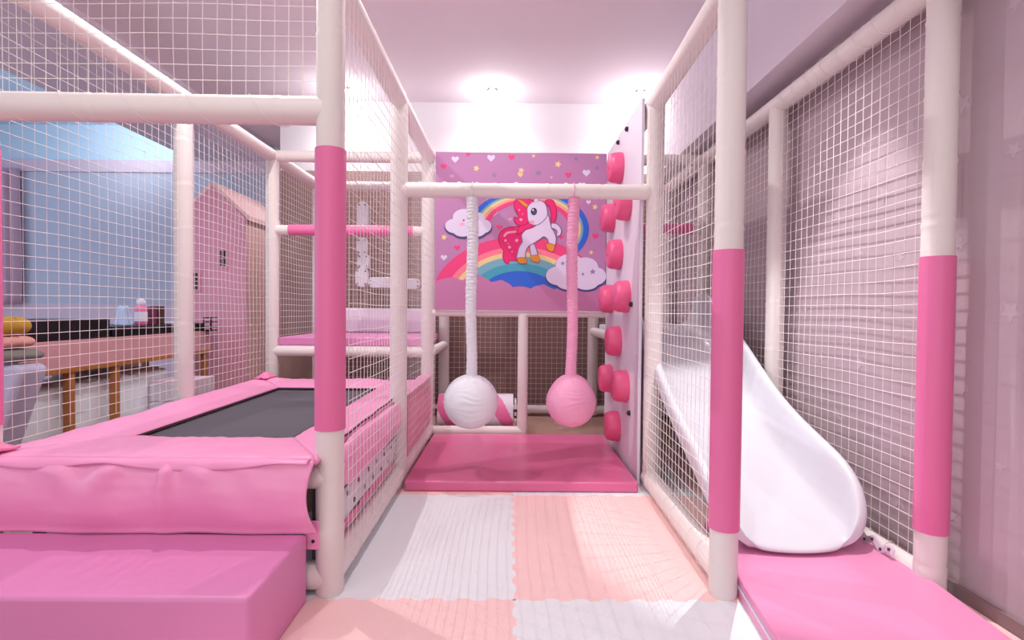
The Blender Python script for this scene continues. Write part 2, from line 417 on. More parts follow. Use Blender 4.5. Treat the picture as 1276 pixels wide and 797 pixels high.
# front flap of the pad hanging over the skirt
def flap(u, v):
    x = -1.80+(-.665+1.80)*u
    w = .024+.018*nz(x*4.1, 1.7)+.010*(math.sin(x*11)); w = max(.005, w)
    return (x, 1.722-.030*math.sin(v*PI*.5)-.004*nz(x*9, v*2), .492+.004*nz(x*7, 0, 3)-w*v*v)
mb = MB(); mb.grid(flap, 120, 8); mb.build('pad_flap', 'pad', parent=tram, solid=.004, angle=1.4)
# side bolster bulging against the corridor net
def bolster(u, v):
    y = 1.875+(2.845-1.875)*u; th = -PI*.15+v*PI*1.25
    e = min(1, 6*u, 6*(1-u))**.5
    rx = .040*e; rz = (.085+.012*nz(y*4, 2))*e
    x = -.640+rx*math.cos(th-PI*.5+.3)*1.0+.006*nz(y*9, v*4, 2); z = .425-.09*(1-0)*0+rz*math.cos(th)+.006*nz(y*12, v*6, 6)
    return (x, y, z)
mb = MB()
def bol2(u, v):
    y = 1.86+(2.875-1.86)*u; th = 2*PI*v; e = math.sin(PI*min(1, max(0, u)))**.18 if 0 < u < 1 else 0
    rx = .040*e; rz = (.092+.008*math.sin(y*7))*e
    return (-.620+rx*math.cos(th)+.004*nz(y*9, math.cos(th)*2, math.sin(th)*2), y, .405+rz*math.sin(th)+.007*nz(y*11, math.sin(th)*2, 4))
mb.grid(bol2, 70, 28); mb.build('side_bolster', 'pad', parent=tram, angle=1.6)
# dark seam between pad and bolster
mb = MB(); mb.tube([(-.645, 1.87+.97*q/20, .499+.002*math.sin(q)) for q in range(21)], .004, n=6); mb.build('seam', 'dark', parent=tram)
# white perforated strap below the bolster
mb = MB()
mb.grid(lambda u, v: (-.627, 1.86+1.0*u, .185+.12*v+.012*math.sin(u*5)), 30, 6)
strap = mb.build('perforated_strap', 'white', parent=tram, solid=.004)
for k in range(7):
    for dz in (.03, .09):
        y = 1.93+k*.145+(dz > .05)*.06; z = .185+dz+.012*math.sin((y-1.86)*5)
        mb = MB(); mb.tube([(-.6255, y, z), (-.6215, y, z)], .010, n=10)
        h = mb.build('rivet', 'greybolt'); h.parent = strap; h.location = -V(tram.location)-V(strap.location)
# lower skirt on the side
def lowskirt(u, v):
    y = 1.86+2.06*u
    return (-.640+.006*nz(y*8, v*2)+.004*math.sin(y*30), y, .125+(.175-.125+.02*nz(y*3, 0))*v)
mb = MB(); mb.grid(lowskirt, 90, 6); mb.build('lower_skirt', 'pad_deep', parent=tram, solid=.004)
# padded side wall between the second and third posts
def sidepad(u, v):
    y = 2.965+(3.925-2.965)*u
    x = -.612+.022*math.sin(PI*v)*min(1, u*12, (1-u)*12)+.003*nz(y*7, v*5)
    z = .12+.365*v+.012*nz(y*3, 1)*v
    return (x, y, z)
mb = MB(); mb.grid(sidepad, 40, 20)
mb.build('side_pad', 'pad_deep', parent=tram, solid=.014)
mb = MB(); mb.grid(lambda u, v: (-.68+.085*u, 2.95+.98*v, .487+.016*math.sin(PI*u)+.008*nz(u*5, v*12, 3)), 10, 50)
mb.build('side_pad_top', 'pad', parent=tram, solid=.012)
# steel legs and box frame
for x in (-1.72, -.70):
    for y in (1.88, 3.6):
        mb = MB(); mb.tube([(x, y, 0), (x, y, .46)], .02, n=14); mb.build('leg', 'greybolt', parent=tram)
mb = MB()
for a, b in (((-1.74, 1.86), (-.68, 1.86)), ((-.68, 1.86), (-.68, 3.62)), ((-.68, 3.62), (-1.74, 3.62)), ((-1.74, 3.62), (-1.74, 1.86))):
    mb.tube([(a[0], a[1], .44), (b[0], b[1], .44)], .022, n=12)
mb.build('steel_frame', 'greybolt', parent=tram)
# pink lacing tab with holes beside the post
mb = MB(); mb.box(-.698, -.648, 1.752, 1.758, .17, .27); t = mb.build('lacing_tab', 'pad', parent=tram, bevel=.003)
for z in (.20, .24):
    mb = MB(); mb.tube([(-.668, 1.7515, z), (-.668, 1.7495, z)], .006, n=10)
    h = mb.build('eyelet', 'bolt'); h.parent = t; h.location = V((0, 0, 0))

# ------------------------------------------------------------------ STEP BLOCK
mb = MB(); mb.box(-2.2, -.683, 1.345, 1.738, 0, .232)
step = mb.build('step_block', 'step', bevel=.012, org=(-1.4, 1.54, 0)); tag(step, 'large orchid pink vinyl foam step block in front of the trampoline', 'step')
mb = MB()
mb.tube([(-.684, 1.355, .012), (-.6835, 1.355, .22)], .0022, n=6); mb.tube([(-2.19, 1.352, .2285), (-.69, 1.352, .2285)], .002, n=6); mb.tube([(-.69, 1.352, .2285), (-.69, 1.73, .2285)], .002, n=6)
c = mb.build('seam_piping', 'step'); c.parent = step; c.location = -V(step.location)

# ------------------------------------------------------------------ ROSE MAT
mb = MB(); mb.box(-.572, .718, 2.80, 3.90, .001, .058)
tag(mb.build('crash_mat', 'matpink', bevel=.012, org=(.07, 3.3, 0)), 'rose pink vinyl mat on the corridor floor beneath the hanging balls', 'mat')

# ------------------------------------------------------------------ SLIDE MAT (folded, two layers, lies slightly askew)
smat = tag(empty('folding_mat', (1.12, 1.55, 0)), 'pink folding mat lying askew on the floor at the foot of the slide', 'mat')
for k, (z0, z1) in enumerate(((.001, .037), (.039, .075))):
    mb = MB(); mb.box(-.335, .335, -.42, .66, z0, z1)
    o = mb.build('mat_layer', 'slidemat', bevel=.008); o.parent = smat
smat.rotation_euler = (0, 0, -.12)
mb = MB(); mb.box(-.337, -.333, -.41, .65, .034, .042); o = mb.build('white_edge_band', 'label'); o.parent = smat; o['label'] = 'pale strip between the layers'

# ------------------------------------------------------------------ SLIDE
slide = tag(empty('slide', (1.11, 2.9, 0)), 'glossy white plastic toddler slide curving down between net and right wall', 'slide')
rows = [(3.86, .885, .20, .285), (3.80, .885, .235, .29), (3.70, .880, .250, .29), (3.55, .855, .240, .285), (3.35, .775, .220, .28), (3.15, .672, .205, .28), (2.95, .552, .205, .28), (2.75, .425, .205, .28),
        (2.56, .318, .215, .282), (2.40, .245, .225, .286), (2.26, .190, .232, .291), (2.16, .158, .226, .296), (2.09, .138, .202, .296), (2.04, .124, .172, .290), (2.00, .114, .132, .276), (1.972, .106, .092, .254), (1.957, .098, .054, .222), (1.953, .093, .024, .19), (1.962, .088, .008, .165), (1.99, .086, .002, .15)]
hp = [(0, 0), (.2, .006), (.42, .03), (.62, .09), (.75, .20), (.835, .42), (.885, .70), (.93, .94), (.975, 1.02), (1.03, 1.01), (1.07, .92), (1.065, .74), (1.05, .55)]
prof = [(-a, c) for a, c in hp[:0:-1]]+hp
vs = []; 
for (y, b, h, w) in rows:
    for (a, c) in prof: vs.append((1.115+a*w, y-.032*(1-min(1, abs(a))**2)*max(0, 1-(y-1.95)/.2), b+c*h))
n = len(prof); fs = [(j*n+i, j*n+i+1, (j+1)*n+i+1, (j+1)*n+i) for j in range(len(rows)-1) for i in range(n-1)]
mb = MB(); mb.add(vs, fs)
mb.build('chute', 'white', parent=slide, solid=.012, sub=2, angle=3)
# ribs under the chute and feet
for y, zt in ((3.75, .85),):
    for x in (.99, 1.24):
        mb = MB(); mb.tube([(x, y, 0), (x, y, zt)], .022, n=14); mb.build('support_leg', 'white', parent=slide)

# ------------------------------------------------------------------ REAR DECKS
mb = MB(); mb.box(XL+.05, XM-.05, Y3-.01, Y4-.05, .712, .775)
tag(mb.build('platform_deck', 'step', bevel=.01, org=(-1.23, 4.45, .712)), 'pink padded deck behind the trampoline, on the white rail', 'platform')
mb = MB(); mb.box(XR+.05, XW-.05, 3.86, Y4-.05, .815, .872)
tag(mb.build('platform_deck', 'board', bevel=.01, org=(1.15, 4.4, .815)), 'pale padded deck at the top of the slide', 'platform')
mb = MB(); mb.box(-1.60, -.70, 4.80, 4.87, .778, 1.005)
tag(mb.build('barrier_cushion', 'board', bevel=.02, org=(-1.15, 4.83, .778)), 'pale lilac low barrier cushion on the rear left deck', 'cushion')

# wall toy on the rear net
bt = tag(empty('ball_run', (-1.35, 4.86, 1.2)), 'white L-shaped ball run of bolted plastic channels on the rear net', 'toy')
def channel(cx, cz, w, h):
    k = 10; pts = []
    for i in range(k+1): pts.append((cx-w/2+w*i/k, 0))
    mb = MB(); r = min(w, h)*.45; poly = []
    for (sx, sz, a0) in ((1, 1, 0), (-1, 1, PI/2), (-1, -1, PI), (1, -1, 1.5*PI)):
        for q in range(5):
            a = a0+q*PI/8; poly.append((cx+sx*(w/2-r)+r*math.cos(a), cz+sz*(h/2-r)+r*math.sin(a)))
    mb.prism(poly, lambda a, b, d: (a, d, b), 4.80, 4.86)
    c = mb.build('channel', 'white', parent=bt, bevel=.008)
    for sx in (-1, 1):
        for sz in (-1, 1):
            b = MB(); x = cx+sx*(w/2-.022); z = cz+sz*(h/2-.03); b.tube([(x, 4.797, z), (x, 4.803, z)], .009, n=8)
            bo = b.build('bolt', 'greybolt'); bo.parent = c
for (cx, cz, w, h) in ((-1.38, 1.87, .10, .25), (-1.385, 1.58, .10, .17), (-1.37, 1.44, .11, .15), (-1.385, 1.29, .12, .18), (-1.20, 1.245, .25, .10), (-.96, 1.235, .24, .10)): channel(cx, cz, w, h)

# ------------------------------------------------------------------ CLIMBING WALL
cw = tag(empty('climbing_wall', (.75, 3.43, 0)), 'pale lilac climbing board with round pink grips, right side of the corridor', 'climbing wall')
mb = MB(); mb.box(.738, .756, 2.925, 3.955, .0, 2.205); mb.build('board', 'board', parent=cw, bevel=.003)
def grip(y, z, r=.100, d=.085):
    prof = [(0, r*1.0), (.012, r*1.03), (d*.7, r*.97), (d*.92, r*.90), (d, r*.78), (d+.001, .001)]
    mb = MB(); n = 28
    vs = []; 
    for (h, q) in prof:
        for k in range(n):
            th = 2*PI*k/n; vs.append((.738-h, y+q*math.cos(th), z+q*math.sin(th)))
    fs = [(i*n+k, i*n+(k+1) % n, (i+1)*n+(k+1) % n, (i+1)*n+k) for i in range(len(prof)-1) for k in range(n)]
    mb.add(vs, fs); o = mb.build('grip', 'grip', parent=cw, org=(.738, y, z), angle=1.0)
    b = MB(); b.tube([(.738-d-.004, y, z), (.738-d+.002, y, z)], .012, n=10); s = b.build('screw', 'grip'); s.parent = o; s.location = -V((.738, y, z))
ym, yn, yf = 3.45, 3.22, 3.70
for (y, z) in ((ym, 1.955), (yn, 1.665), (yf, 1.665), (ym, 1.378), (yn, 1.09), (yf, 1.085), (ym, .797), (yf, .513), (yn, .528), (ym, .225)): grip(y, z)
for (y, z) in ((3.27, 2.150), (3.53, 2.150), (3.09, 1.04), (3.11, .38)):
    mb = MB(); mb.tube([(.737, y, z), (.724, y, z), (.718, y, z)], [.016, .015, .008], n=12); mb.build('bolt', 'bolt', parent=cw)

# ------------------------------------------------------------------ UNICORN PANEL
pn = tag(empty('printed_panel', (.08, 3.95, .99)), 'lilac pink panel printed with a unicorn, rainbow, clouds and hearts', 'panel')
PX0, PX1, PZ0, PZ1 = -.575, .732, .995, 2.20
mb = MB(); mb.box(PX0, PX1, 3.940, 3.960, PZ0, PZ1); mb.build('board', 'art', parent=pn, bevel=.003)
def q(px, py):   # the print's own 1000-wide layout -> metres on the board  (px,py on a 210 x 195 drawing)
    return (PX0+(px)/210*(PX1-PX0), PZ1-(py)/195*(PZ1-PZ0))
def face(a, b, d): return (a, 3.940-d, b)
def smooth_poly(pts, k=6, closed=True):
    out = []; n = len(pts)
    for i in range(n):
        p0, p1, p2, p3 = (V(pts[(i+o) % n]) for o in (-1, 0, 1, 2))
        for s in range(k):
            t = s/k
            out.append(tuple(.5*((2*p1)+(-p0+p2)*t+(2*p0-5*p1+4*p2-p3)*t*t+(-p0+3*p1-3*p2+p3)*t**3)))
    return out
def shape(mb, pts, lay, mi=0, sm=True):
    pp = [q(*p) for p in pts]
    if sm: pp = smooth_poly(pp, 5)
    # triangulate through bmesh later (ngon); thickness grows by layer
    mb.prism(pp, face, -.001, .0008+.0007*lay, mi)
def circle(mb, cx, cy, r, lay, mi=0, ry=None, n=24):
    shape(mb, [(cx+r*math.cos(2*PI*k/n), cy+(ry or r)*math.sin(2*PI*k/n)) for k in range(n)], lay, mi, False)
def arc(mb, cx, cy, r0, r1, a0, a1, lay, mi, sx=1, n=30, sy=1):
    A = [a0+(a1-a0)*k/n for k in range(n+1)]
    pts = [(cx+sx*r1*math.cos(a), cy-sy*r1*math.sin(a)) for a in A]+[(cx+sx*r0*math.cos(a), cy-sy*r0*math.sin(a)) for a in A[::-1]]
    pp = [q(*p) for p in pts]; m = n+1
    # quads instead of a concave ngon
    z = .0008+.0007*lay
    vs = [face(a, b, z) for a, b in pp]; L = len(pp)
    mb.add(vs, [(i, i+1, L-2-i, L-1-i) for i in range(n)], mi)
D = PI/180
# loose hearts and stars
def heart(cx, cy, s, mi, lay=.4):
    pts = []
    for k in range(28):
        t = 2*PI*k/28; pts.append((cx+s*16*math.sin(t)**3/16, cy-s*(13*math.cos(t)-5*math.cos(2*t)-2*math.cos(3*t)-math.cos(4*t))/16))
    mb = MB(); shape(mb, pts, lay, 0, False); mb.build('heart_print', HS[mi], parent=pn, smooth=False)
def star(cx, cy, s, mi, rot=0, lay=.4):
    mb = MB(); shape(mb, [(cx+(s if i % 2 == 0 else s*.5)*math.sin(rot+i*PI/5), cy-(s if i % 2 == 0 else s*.5)*math.cos(rot+i*PI/5)) for i in range(10)], lay, 0, False); mb.build('star_print', HS[mi], parent=pn, smooth=False)
HS = ['a_pink', 'a_white', 'a_yel', 'a_lil', 'a_grey']
for a in ((10, 18, 4, 0), (24, 9, 4.6, 1), (40, 3, 3, 0), (68, 7, 4.8, 1), (93, 6, 4, 0), (163, 27, 4, 0), (185, 24, 4.8, 1), (104, 27, 3.4, 2), (20, 30, 2.6, 3), (79, 92, 4, 0), (27, 118, 3.8, 0), (197, 102, 4, 0), (72, 74, 5, 1), (11, 130, 4, 1), (92, 82, 2.6, 3), (155, 104, 2.6, 0), (188, 60, 3, 1)): heart(*a)
for a in ((50, 20, 4.2, 2), (72, 28, 4, 4), (105, 22, 4, 2), (126, 25, 4.2, 4), (150, 14, 4.4, 2), (172, 7, 3.4, 4), (198, 18, 3.2, 4), (11, 105, 4, 2), (198, 5, 3, 2), (142, 30, 2.5, 3), (60, 57, 2.6, 4), (196, 66, 4, 2), (204, 76, 2.5, 4), (192, 122, 3, 2), (120, 4, 2.5, 2)): star(*a, rot=.3)
# big round rainbow behind and the ground rainbow
mb = MB()
for r0, r1, mi, a0 in ((67, 74, 0, -42), (64, 67, 4, -30), (60, 64, 3, -20), (56, 60, 7, -20), (50, 56, 1, -20)):
    arc(mb, 115, 94, r0, r1, a0*D, 172*D, 2, mi, sy=.66)
# lower rainbow (wide, low arch)
for r0, r1, mi in ((92, 108, 1), (84, 92, 2), (77, 84, 3), (66, 77, 4), (54, 66, 5), (30, 54, 0)):
    A0, A1 = 20*D, 160*D; n = 36; pp = []
    for rr in (r1, r0):
        for k in range(n+1):
            a = A0+(A1-A0)*k/n; x = 104+rr*math.cos(a)*1.02; y = 188-rr*math.sin(a)*.78; pp.append(q(min(209.5, max(.5, x)), y))
    vs = [face(a, b, .0024) for a, b in pp]; mb.add(vs, [(i, i+1, n+2+i, n+1+i) for i in range(n)], mi)
mb.build('rainbow', ['a_blue', 'a_pink', 'a_rose', 'a_yel', 'a_aqua', 'a_teal', 'a_teal', 'a_peach'], parent=pn, smooth=False)
# pink cloud bank in front of the lower rainbow
mb = MB()
pts = [(0, 195), (0, 160), (8, 157), (22, 154), (34, 158), (40, 154), (52, 150), (64, 156), (70, 160), (82, 157), (92, 162), (98, 168), (108, 167), (114, 171), (122, 165), (134, 162), (146, 168), (156, 166), (166, 172), (182, 166), (196, 170), (210, 164), (210, 195)]
pp = [q(*p) for p in pts]; 
sp = pp[:2]+[tuple(x) for x in smooth_poly(pp, 4)[4:-4*2]]+pp[-1:]
mb.prism(pp, face, -.001, .0034)
mb.build('cloud_bank', 'a_bg', parent=pn, smooth=False)
# clouds
def cloud(name, cx, cy, w, facec):
    mb = MB()
    blobs = ((-.33, .08, .22, .17), (-.12, -.10, .26, .22), (.16, -.06, .24, .20), (.36, .08, .18, .16), (0, .14, .34, .16), (-.14, .20, .22, .13), (.18, .20, .22, .13))
    def outline(dy, g):
        pts = []
        for k in range(120):
            t = 2*PI*k/120; dx, dz = math.cos(t), math.sin(t); best = 0
            for (a, b, rx, rz) in blobs:
                ox, oz = a, b-.08
                A = (dx/rx)**2+(dz/rz)**2; B = -2*(dx*ox/rx**2+dz*oz/rz**2); Cq = (ox/rx)**2+(oz/rz)**2-1; dd = B*B-4*A*Cq
                if dd > 0: best = max(best, (-B+math.sqrt(dd))/(2*A))
            pts.append((cx+dx*(best*w+g), cy+.08*w+dz*(best*w+g)+dy))
        return pts
    shape(mb, outline(1.8, 1.0), 5, 1, False); shape(mb, outline(0, 0), 7, 0, False)
    if facec:
        circle(mb, cx-6, cy-3, 1, 8, 2); circle(mb, cx+2, cy, 1.2, 8, 2); circle(mb, cx-8, cy+2, 2.4, 8, 3)
    else:
        for (sx, sy, s) in ((-17, -10, 3), (20, 0, 4), (8, 3, 2.4)): shape(mb, [(cx+sx+(s if i % 2 == 0 else s*.45)*math.sin(i*PI/5), cy+sy-(s if i % 2 == 0 else s*.45)*math.cos(i*PI/5)) for i in range(10)], 8, 4, False)
    mb.build('cloud', ['a_white', 'a_navy', 'a_eye', 'a_cheek', 'a_grey'], parent=pn, smooth=False)
cloud('cloud', 41, 87, 52, True); cloud('cloud', 174, 146, 68, False)
# unicorn
mb = MB()
def crv(pts): return [(x/7.973+57, y/7.973+47) for x, y in pts]
def outlined(pts, lay, fill, line, w=1.1, sm=True):
    p = crv(pts); p = smooth_poly(p, 6) if sm else p; n = len(p); off = []
    area = sum(p[i][0]*p[(i+1) % n][1]-p[(i+1) % n][0]*p[i][1] for i in range(n)); sg = 1 if area > 0 else -1
    for i in range(n):
        a = V(p[i-1]); b = V(p[(i+1) % n]); d = (b-a); d = d.normalized() if d.length > 1e-6 else V((1, 0)); off.append((p[i][0]+d.y*w*sg, p[i][1]-d.x*w*sg))
    shape(mb, off, lay, line, False); shape(mb, p, lay+.6, fill, False)
outlined([(400, 362), (330, 358), (250, 370), (190, 410), (172, 470), (190, 540), (222, 590), (214, 640), (228, 692), (262, 715), (275, 682), (350, 680), (372, 620), (395, 550), (412, 480), (400, 420)], 5, 3, 4)
shape(mb, crv([(215, 440), (250, 405), (330, 395), (370, 405), (330, 412), (260, 422), (228, 455)]), 6.4, 6)
outlined([(640, 90), (690, 95), (718, 150), (728, 240), (702, 312), (684, 290), (684, 220), (660, 150), (625, 118)], 6, 3, 4)
outlined([(690, 320), (742, 332), (776, 378), (768, 428), (736, 436), (744, 398), (720, 370), (688, 358)], 6.2, 0, 1)
outlined([(480, 510), (520, 540), (548, 640), (498, 642), (480, 580)], 6.8, 0, 1)
outlined([(640, 235), (664, 300), (680, 365), (704, 400), (726, 460), (716, 528), (668, 520), (648, 470), (608, 446), (568, 472), (510, 510), (462, 540), (432, 590), (418, 668), (354, 668), (360, 600), (376, 550), (404, 500), (396, 440), (428, 392), (498, 366), (540, 330), (540, 250)], 8, 0, 1)
outlined([(386, 345), (450, 318), (525, 334), (482, 360), (432, 374), (404, 404), (352, 424), (358, 385)], 9, 3, 4)
outlined([(338, 92), (320, 150), (345, 210), (366, 256), (350, 280), (322, 262), (334, 312), (384, 336), (440, 322), (456, 270), (452, 200), (470, 140), (500, 105), (440, 82), (380, 80)], 10, 3, 4)
outlined([(452, 160), (500, 112), (560, 96), (616, 128), (636, 195), (636, 245), (602, 292), (552, 328), (512, 334), (476, 318), (456, 285), (450, 225)], 11.2, 0, 1, .8)
outlined([(508, 114), (524, 58), (556, 104)], 12.4, 0, 1, .7, False)
outlined([(452, 138), (440, 166), (398, 140), (346, 86), (400, 100)], 12.4, 2, 4, .6, False)
for h in ([(356, 664), (420, 660), (446, 690), (440, 708), (372, 712)], [(490, 640), (550, 634), (572, 680), (560, 698), (504, 690), (484, 665)], [(642, 516), (712, 530), (704, 586), (676, 592), (640, 560)]): outlined(h, 9.4, 2, 4, .5)
def cc(x, y, r, lay, mi, ry=None): circle(mb, x/7.973+57, y/7.973+47, r/7.973, lay, mi, (ry or r)/7.973)
cc(510, 204, 30, 13, 5, 36); cc(514, 212, 18, 13.6, 7); cc(502, 190, 10, 14.2, 0); cc(490, 308, 26, 13, 6, 18)
for (x, y, r) in ((235, 490, 12), (275, 555, 14), (345, 488, 16), (368, 190, 8), (384, 285, 14), (300, 600, 7), (260, 520, 6), (400, 230, 6)): cc(x, y, r, 12.9 if y < 330 else 6.6, 6)
uo = mb.build('unicorn', ['a_white', 'a_outline', 'a_gold', 'a_hair', 'a_hairdk', 'a_eye', 'a_cheek', 'a_navy'], parent=pn, smooth=False)

# ------------------------------------------------------------------ HANGING BALLS
def hang_ball(x, zc, r, m, label, tear, seed):
    root = tag(empty('hanging_ball', (x, Y2, zc)), label, 'punching ball', 'fabric balls hanging from the cross rail')
    mb = MB(); nu, nv = 128, 128
    def f(u, v):
        th = 2*PI*u; ph = PI*v; cz = math.cos(ph); s = math.sin(ph)
        rr = r
        if cz > .45: rr *= 1+tear*(cz-.45)**2*.9
        # ruched wrinkles: short horizontal creases gathered along three meridians
        w = 0
        for c0, wd in ((-PI/2+.1, .42), (-.15, .30), (PI+.15, .30), (PI/2, .4)):
            d = (th-c0+PI) % (2*PI)-PI
            w += math.exp(-(d/wd)**2)*math.sin(ph*27+7*nz(th*1.3, seed, ph*2.5)+d*1.2)
        w *= (s**2)*(.55+.45*nz(ph*3, seed, th))
        rr *= 1+.019*w+.006*nz(math.cos(th)*4, math.sin(th)*4, cz*4+seed)
        return (rr*s*math.cos(th), rr*s*math.sin(th), rr*cz)
    mb.grid(f, nu, nv); o = mb.build('ball', m, weld=True, angle=2); o.parent = root
    # gathered fabric sleeve
    top = 1.628-zc; k = 320; pts = []; rs = []
    for i in range(k+1):
        t = i/k; z = r*.96+(top-r*.96)*t; pts.append((.004*math.sin(t*9+seed), 0, z))
        base = .029+.004*math.exp(-t*18)+.004*t
        def g(th, t=t, base=base):
            a = .5+.5*min(1, max(0, (t-.25)*3)) if tear < .5 else .35+.65*t
            return base*(1+.15*a*nz(t*62+seed, math.cos(th)*1.1, math.sin(th)*1.1)+.05*a*math.sin(t*330+2*math.cos(th)+6*nz(t*9, seed)))
        rs.append(g)
    mb = MB(); mb.tube(pts, rs, n=22); c = mb.build('sleeve', m, angle=2); c.parent = root
    mb = MB(); P2 = []
    for i in range(25):
        a = 2*PI*i/24; P2.append((0, .046*math.cos(a), 1.668-zc+.046*math.sin(a)))
    mb.tube(P2, .0028, n=8, caps=False); c = mb.build('loop', m); c.parent = root
    return root
hang_ball(-.215, .480, .153, 'ballw', 'white wrinkled fabric ball hanging on a white sleeve, left of the pair', .05, 1)
hang_ball(.352, .482, .140, 'ballp', 'pink wrinkled fabric ball hanging on a pink sleeve, right of the pair', .55, 5)

# small white ties along the cross rail
for i, x in enumerate((-.52, -.38, -.30, -.20, .02, .30, .38, .36+.04)):
    mb = MB(); mb.tube([(x, Y2-.006, 1.7085), (x+.012, Y2, 1.714), (x+.022, Y2+.004, 1.7085)], .0045, n=8)
    o = mb.build('cable_tie', 'net'); o.parent = frame; o.location = -V(frame.location)

# ------------------------------------------------------------------ ROLLER behind the balls
# cords lacing the nets to the rails
def lacing(o, a, b, r, pitch=.11, seed=0):
    a = V(a); b = V(b); L = (b-a).length; d = (b-a).normalized(); sx = V((0, 0, 1)); sy = d.cross(sx); k = int(L/pitch)*16; mb = MB()
    mb.tube([a+d*(L*i/k)+(sx*math.cos(2*PI*i/16)+sy*math.sin(2*PI*i/16))*(r+.002) for i in range(k+1)], .0013, n=4)
    c = mb.build('lacing_cord', 'net'); c.parent = o; c.location = -V(o.location)
nets = [o for o in C.objects if o.name.startswith('safety_net')]
for o in nets:
    l = o['label']
    if l.startswith('white net right of the trampoline'): lacing(o, (XM, Y1+.08, .07), (XM, Y2-.08, .07), R+.003)
    if l.startswith('white net between corridor'): lacing(o, (XRf+.012, Y1+.08, .06), (XR, Y2-.08, .06), R+.003); 
    if l.startswith('white net in front of the right wall'): lacing(o, (XW, Y1+.08, .06), (XW, Y2-.08, .06), .043); lacing(o, (XW, Y1+.08, ZT), (XW, Y2-.08, ZT), R+.003)
    if l.startswith('white net above the front cross'): lacing(o, (-1.78, Y1, 1.69), (XM-.07, Y1, 1.683), R+.003, pitch=.2)
# perforated strap tied to the floor rail beside the folding mat
mb = MB(); mb.grid(lambda u, v: (1.452-.012*v, 1.90+.26*u, .112-.030*v+.010*math.sin(u*19)), 40, 4)
st = mb.build('lacing_strap', 'farlow', parent=frame, solid=.003)
for k in range(6):
    u = .08+k*.17; z = .112-.015+.010*math.sin(u*19); mb = MB(); mb.tube([(1.4475, 1.90+.26*u, z), (1.4405, 1.90+.26*u, z)], .006, n=8)
    h = mb.build('rivet', 'maroon'); h.parent = st
rl = tag(empty('roller_drum', (-.27, 4.06, .205)), 'white roller drum with pink spiral band, under the printed panel', 'roller')
rl.rotation_euler = (0, 0, 0)
def drum(u, v):
    th = 2*PI*u; x = -.565+.60*v; return (x, 4.17+.138*math.cos(th), .178+.138*math.sin(th))
mb = MB(); n = 64; L = 120
vs = [drum(i/n, j/L) for j in range(L+1) for i in range(n)]
for j in range(L):
    for i in range(n):
        xx = -.565+.60*j/L; ph = ((xx-.44*(i/n-.5)+.49)/.44+.5) % 1.0
        mb_i = 1 if abs(ph-.5) < .13 else 0
        mb.f.append((j*n+i, j*n+(i+1) % n, (j+1)*n+(i+1) % n, (j+1)*n+i)); mb.mi.append(mb_i)
mb.v = vs; mb.f += [tuple(range(n))[::-1], tuple(L*n+k for k in range(n))]; mb.mi += [0, 0]
mb.build('drum', ['board', 'sleeve'], parent=rl, bevel=.0)
mb = MB(); mb.tube([(-.62, 4.17, .178), (.09, 4.17, .178)], .014, n=12); mb.build('axle', 'bolt', parent=rl)
mb = MB(); mb.box(.045, .06, 4.00, 4.19, .13, .28); mb.build('bracket', 'cream_smooth', parent=rl, bevel=.003)
for z in (.165, .215):
    mb = MB(); mb.tube([(.052, 3.998, z), (.052, 3.99, z)], .010, n=10); mb.build('bolt', 'bolt', parent=rl)

# ------------------------------------------------------------------ CEILING SPOTS
def spot_fixture(x, y, label):
    root = tag(empty('ceiling_spotlight', (x, y, CZ)), label, 'ceiling light', 'round white ceiling spotlights')
    def ch(mb, nm, m): o = mb.build(nm, m); o.parent = root
    mb = MB(); mb.tube([(0, 0, 0), (0, 0, -.02)], .052, n=28); ch(mb, 'trim_ring', 'wallwhite')
    mb = MB(); mb.tube([(0, 0, -.02), (0, 0, -.022)], .036, n=24); ch(mb, 'lamp', 'lamp')
    for s in (-1, 1):
        mb = MB(); mb.tube([(s*.030, -.045, -.003), (s*.042, -.052, -.012), (s*.040, -.052, -.045), (s*.050, -.052, -.052)], .005, n=6); ch(mb, 'spring_clip', 'bolt')
    return root
def lamp(name, kind, loc, energy, col=(1, 1, 1), target=None, **kw):
    l = bpy.data.lights.new(name, kind); l.energy = energy; l.color = col
    for k, v in kw.items(): setattr(l, k, v)
    o = bpy.data.objects.new(name, l); C.objects.link(o); o.location = loc
    if target is not None: o.rotation_euler = (V(target)-V(loc)).to_track_quat('-Z', 'Y').to_euler()
    return o
SX = [-1.56, -.18, 1.20]
for x, w in zip(SX, ('near the upper left, beside the front post top', 'above the printed panel', 'above the climbing board')):
    spot_fixture(x, 4.86, 'small round ceiling spotlight '+w)
    lamp('spot_wash', 'POINT', (x, 4.83, CZ-.13), 6, (1, .99, .98), shadow_soft_size=.04)
    lamp('spot_wash_down', 'SPOT', (x, 4.86, CZ-.05), 34, (1, .98, .97), (x, 5.0, 0), spot_size=2.4, spot_blend=.9, shadow_soft_size=.04)
for (x, y, e) in ((-.2, 2.88, 58), (-1.5, 2.5, 95), (-1.5, .5, 26), (-.2, .5, 36), (1.14, .1, 22), (-.2, -1.6, 24), (-1.8, -1.6, 24)):
    lamp('ceiling_or_fill_spot', 'SPOT', (x, y, CZ-.03), e, (1, .985, .97), (x, y, 0), spot_size=2.5, spot_blend=.5, shadow_soft_size=.006 if y > 2 else .05)
lamp('ceiling_or_fill_spot', 'SPOT', (1.05, 2.2, CZ-.03), 225, (1, .985, .98), (1.20, 2.3, 1.0), spot_size=.72, spot_blend=.35, shadow_soft_size=.007)
lamp('ceiling_or_fill_spot', 'SPOT', (-1.9, 5.9, CZ-.03), 60, (1, .98, .96), (-2.3, 5.9, 0), spot_size=2.3, spot_blend=.6, shadow_soft_size=.05)  # unseen lamp added behind the back wall to brighten the playhouse side
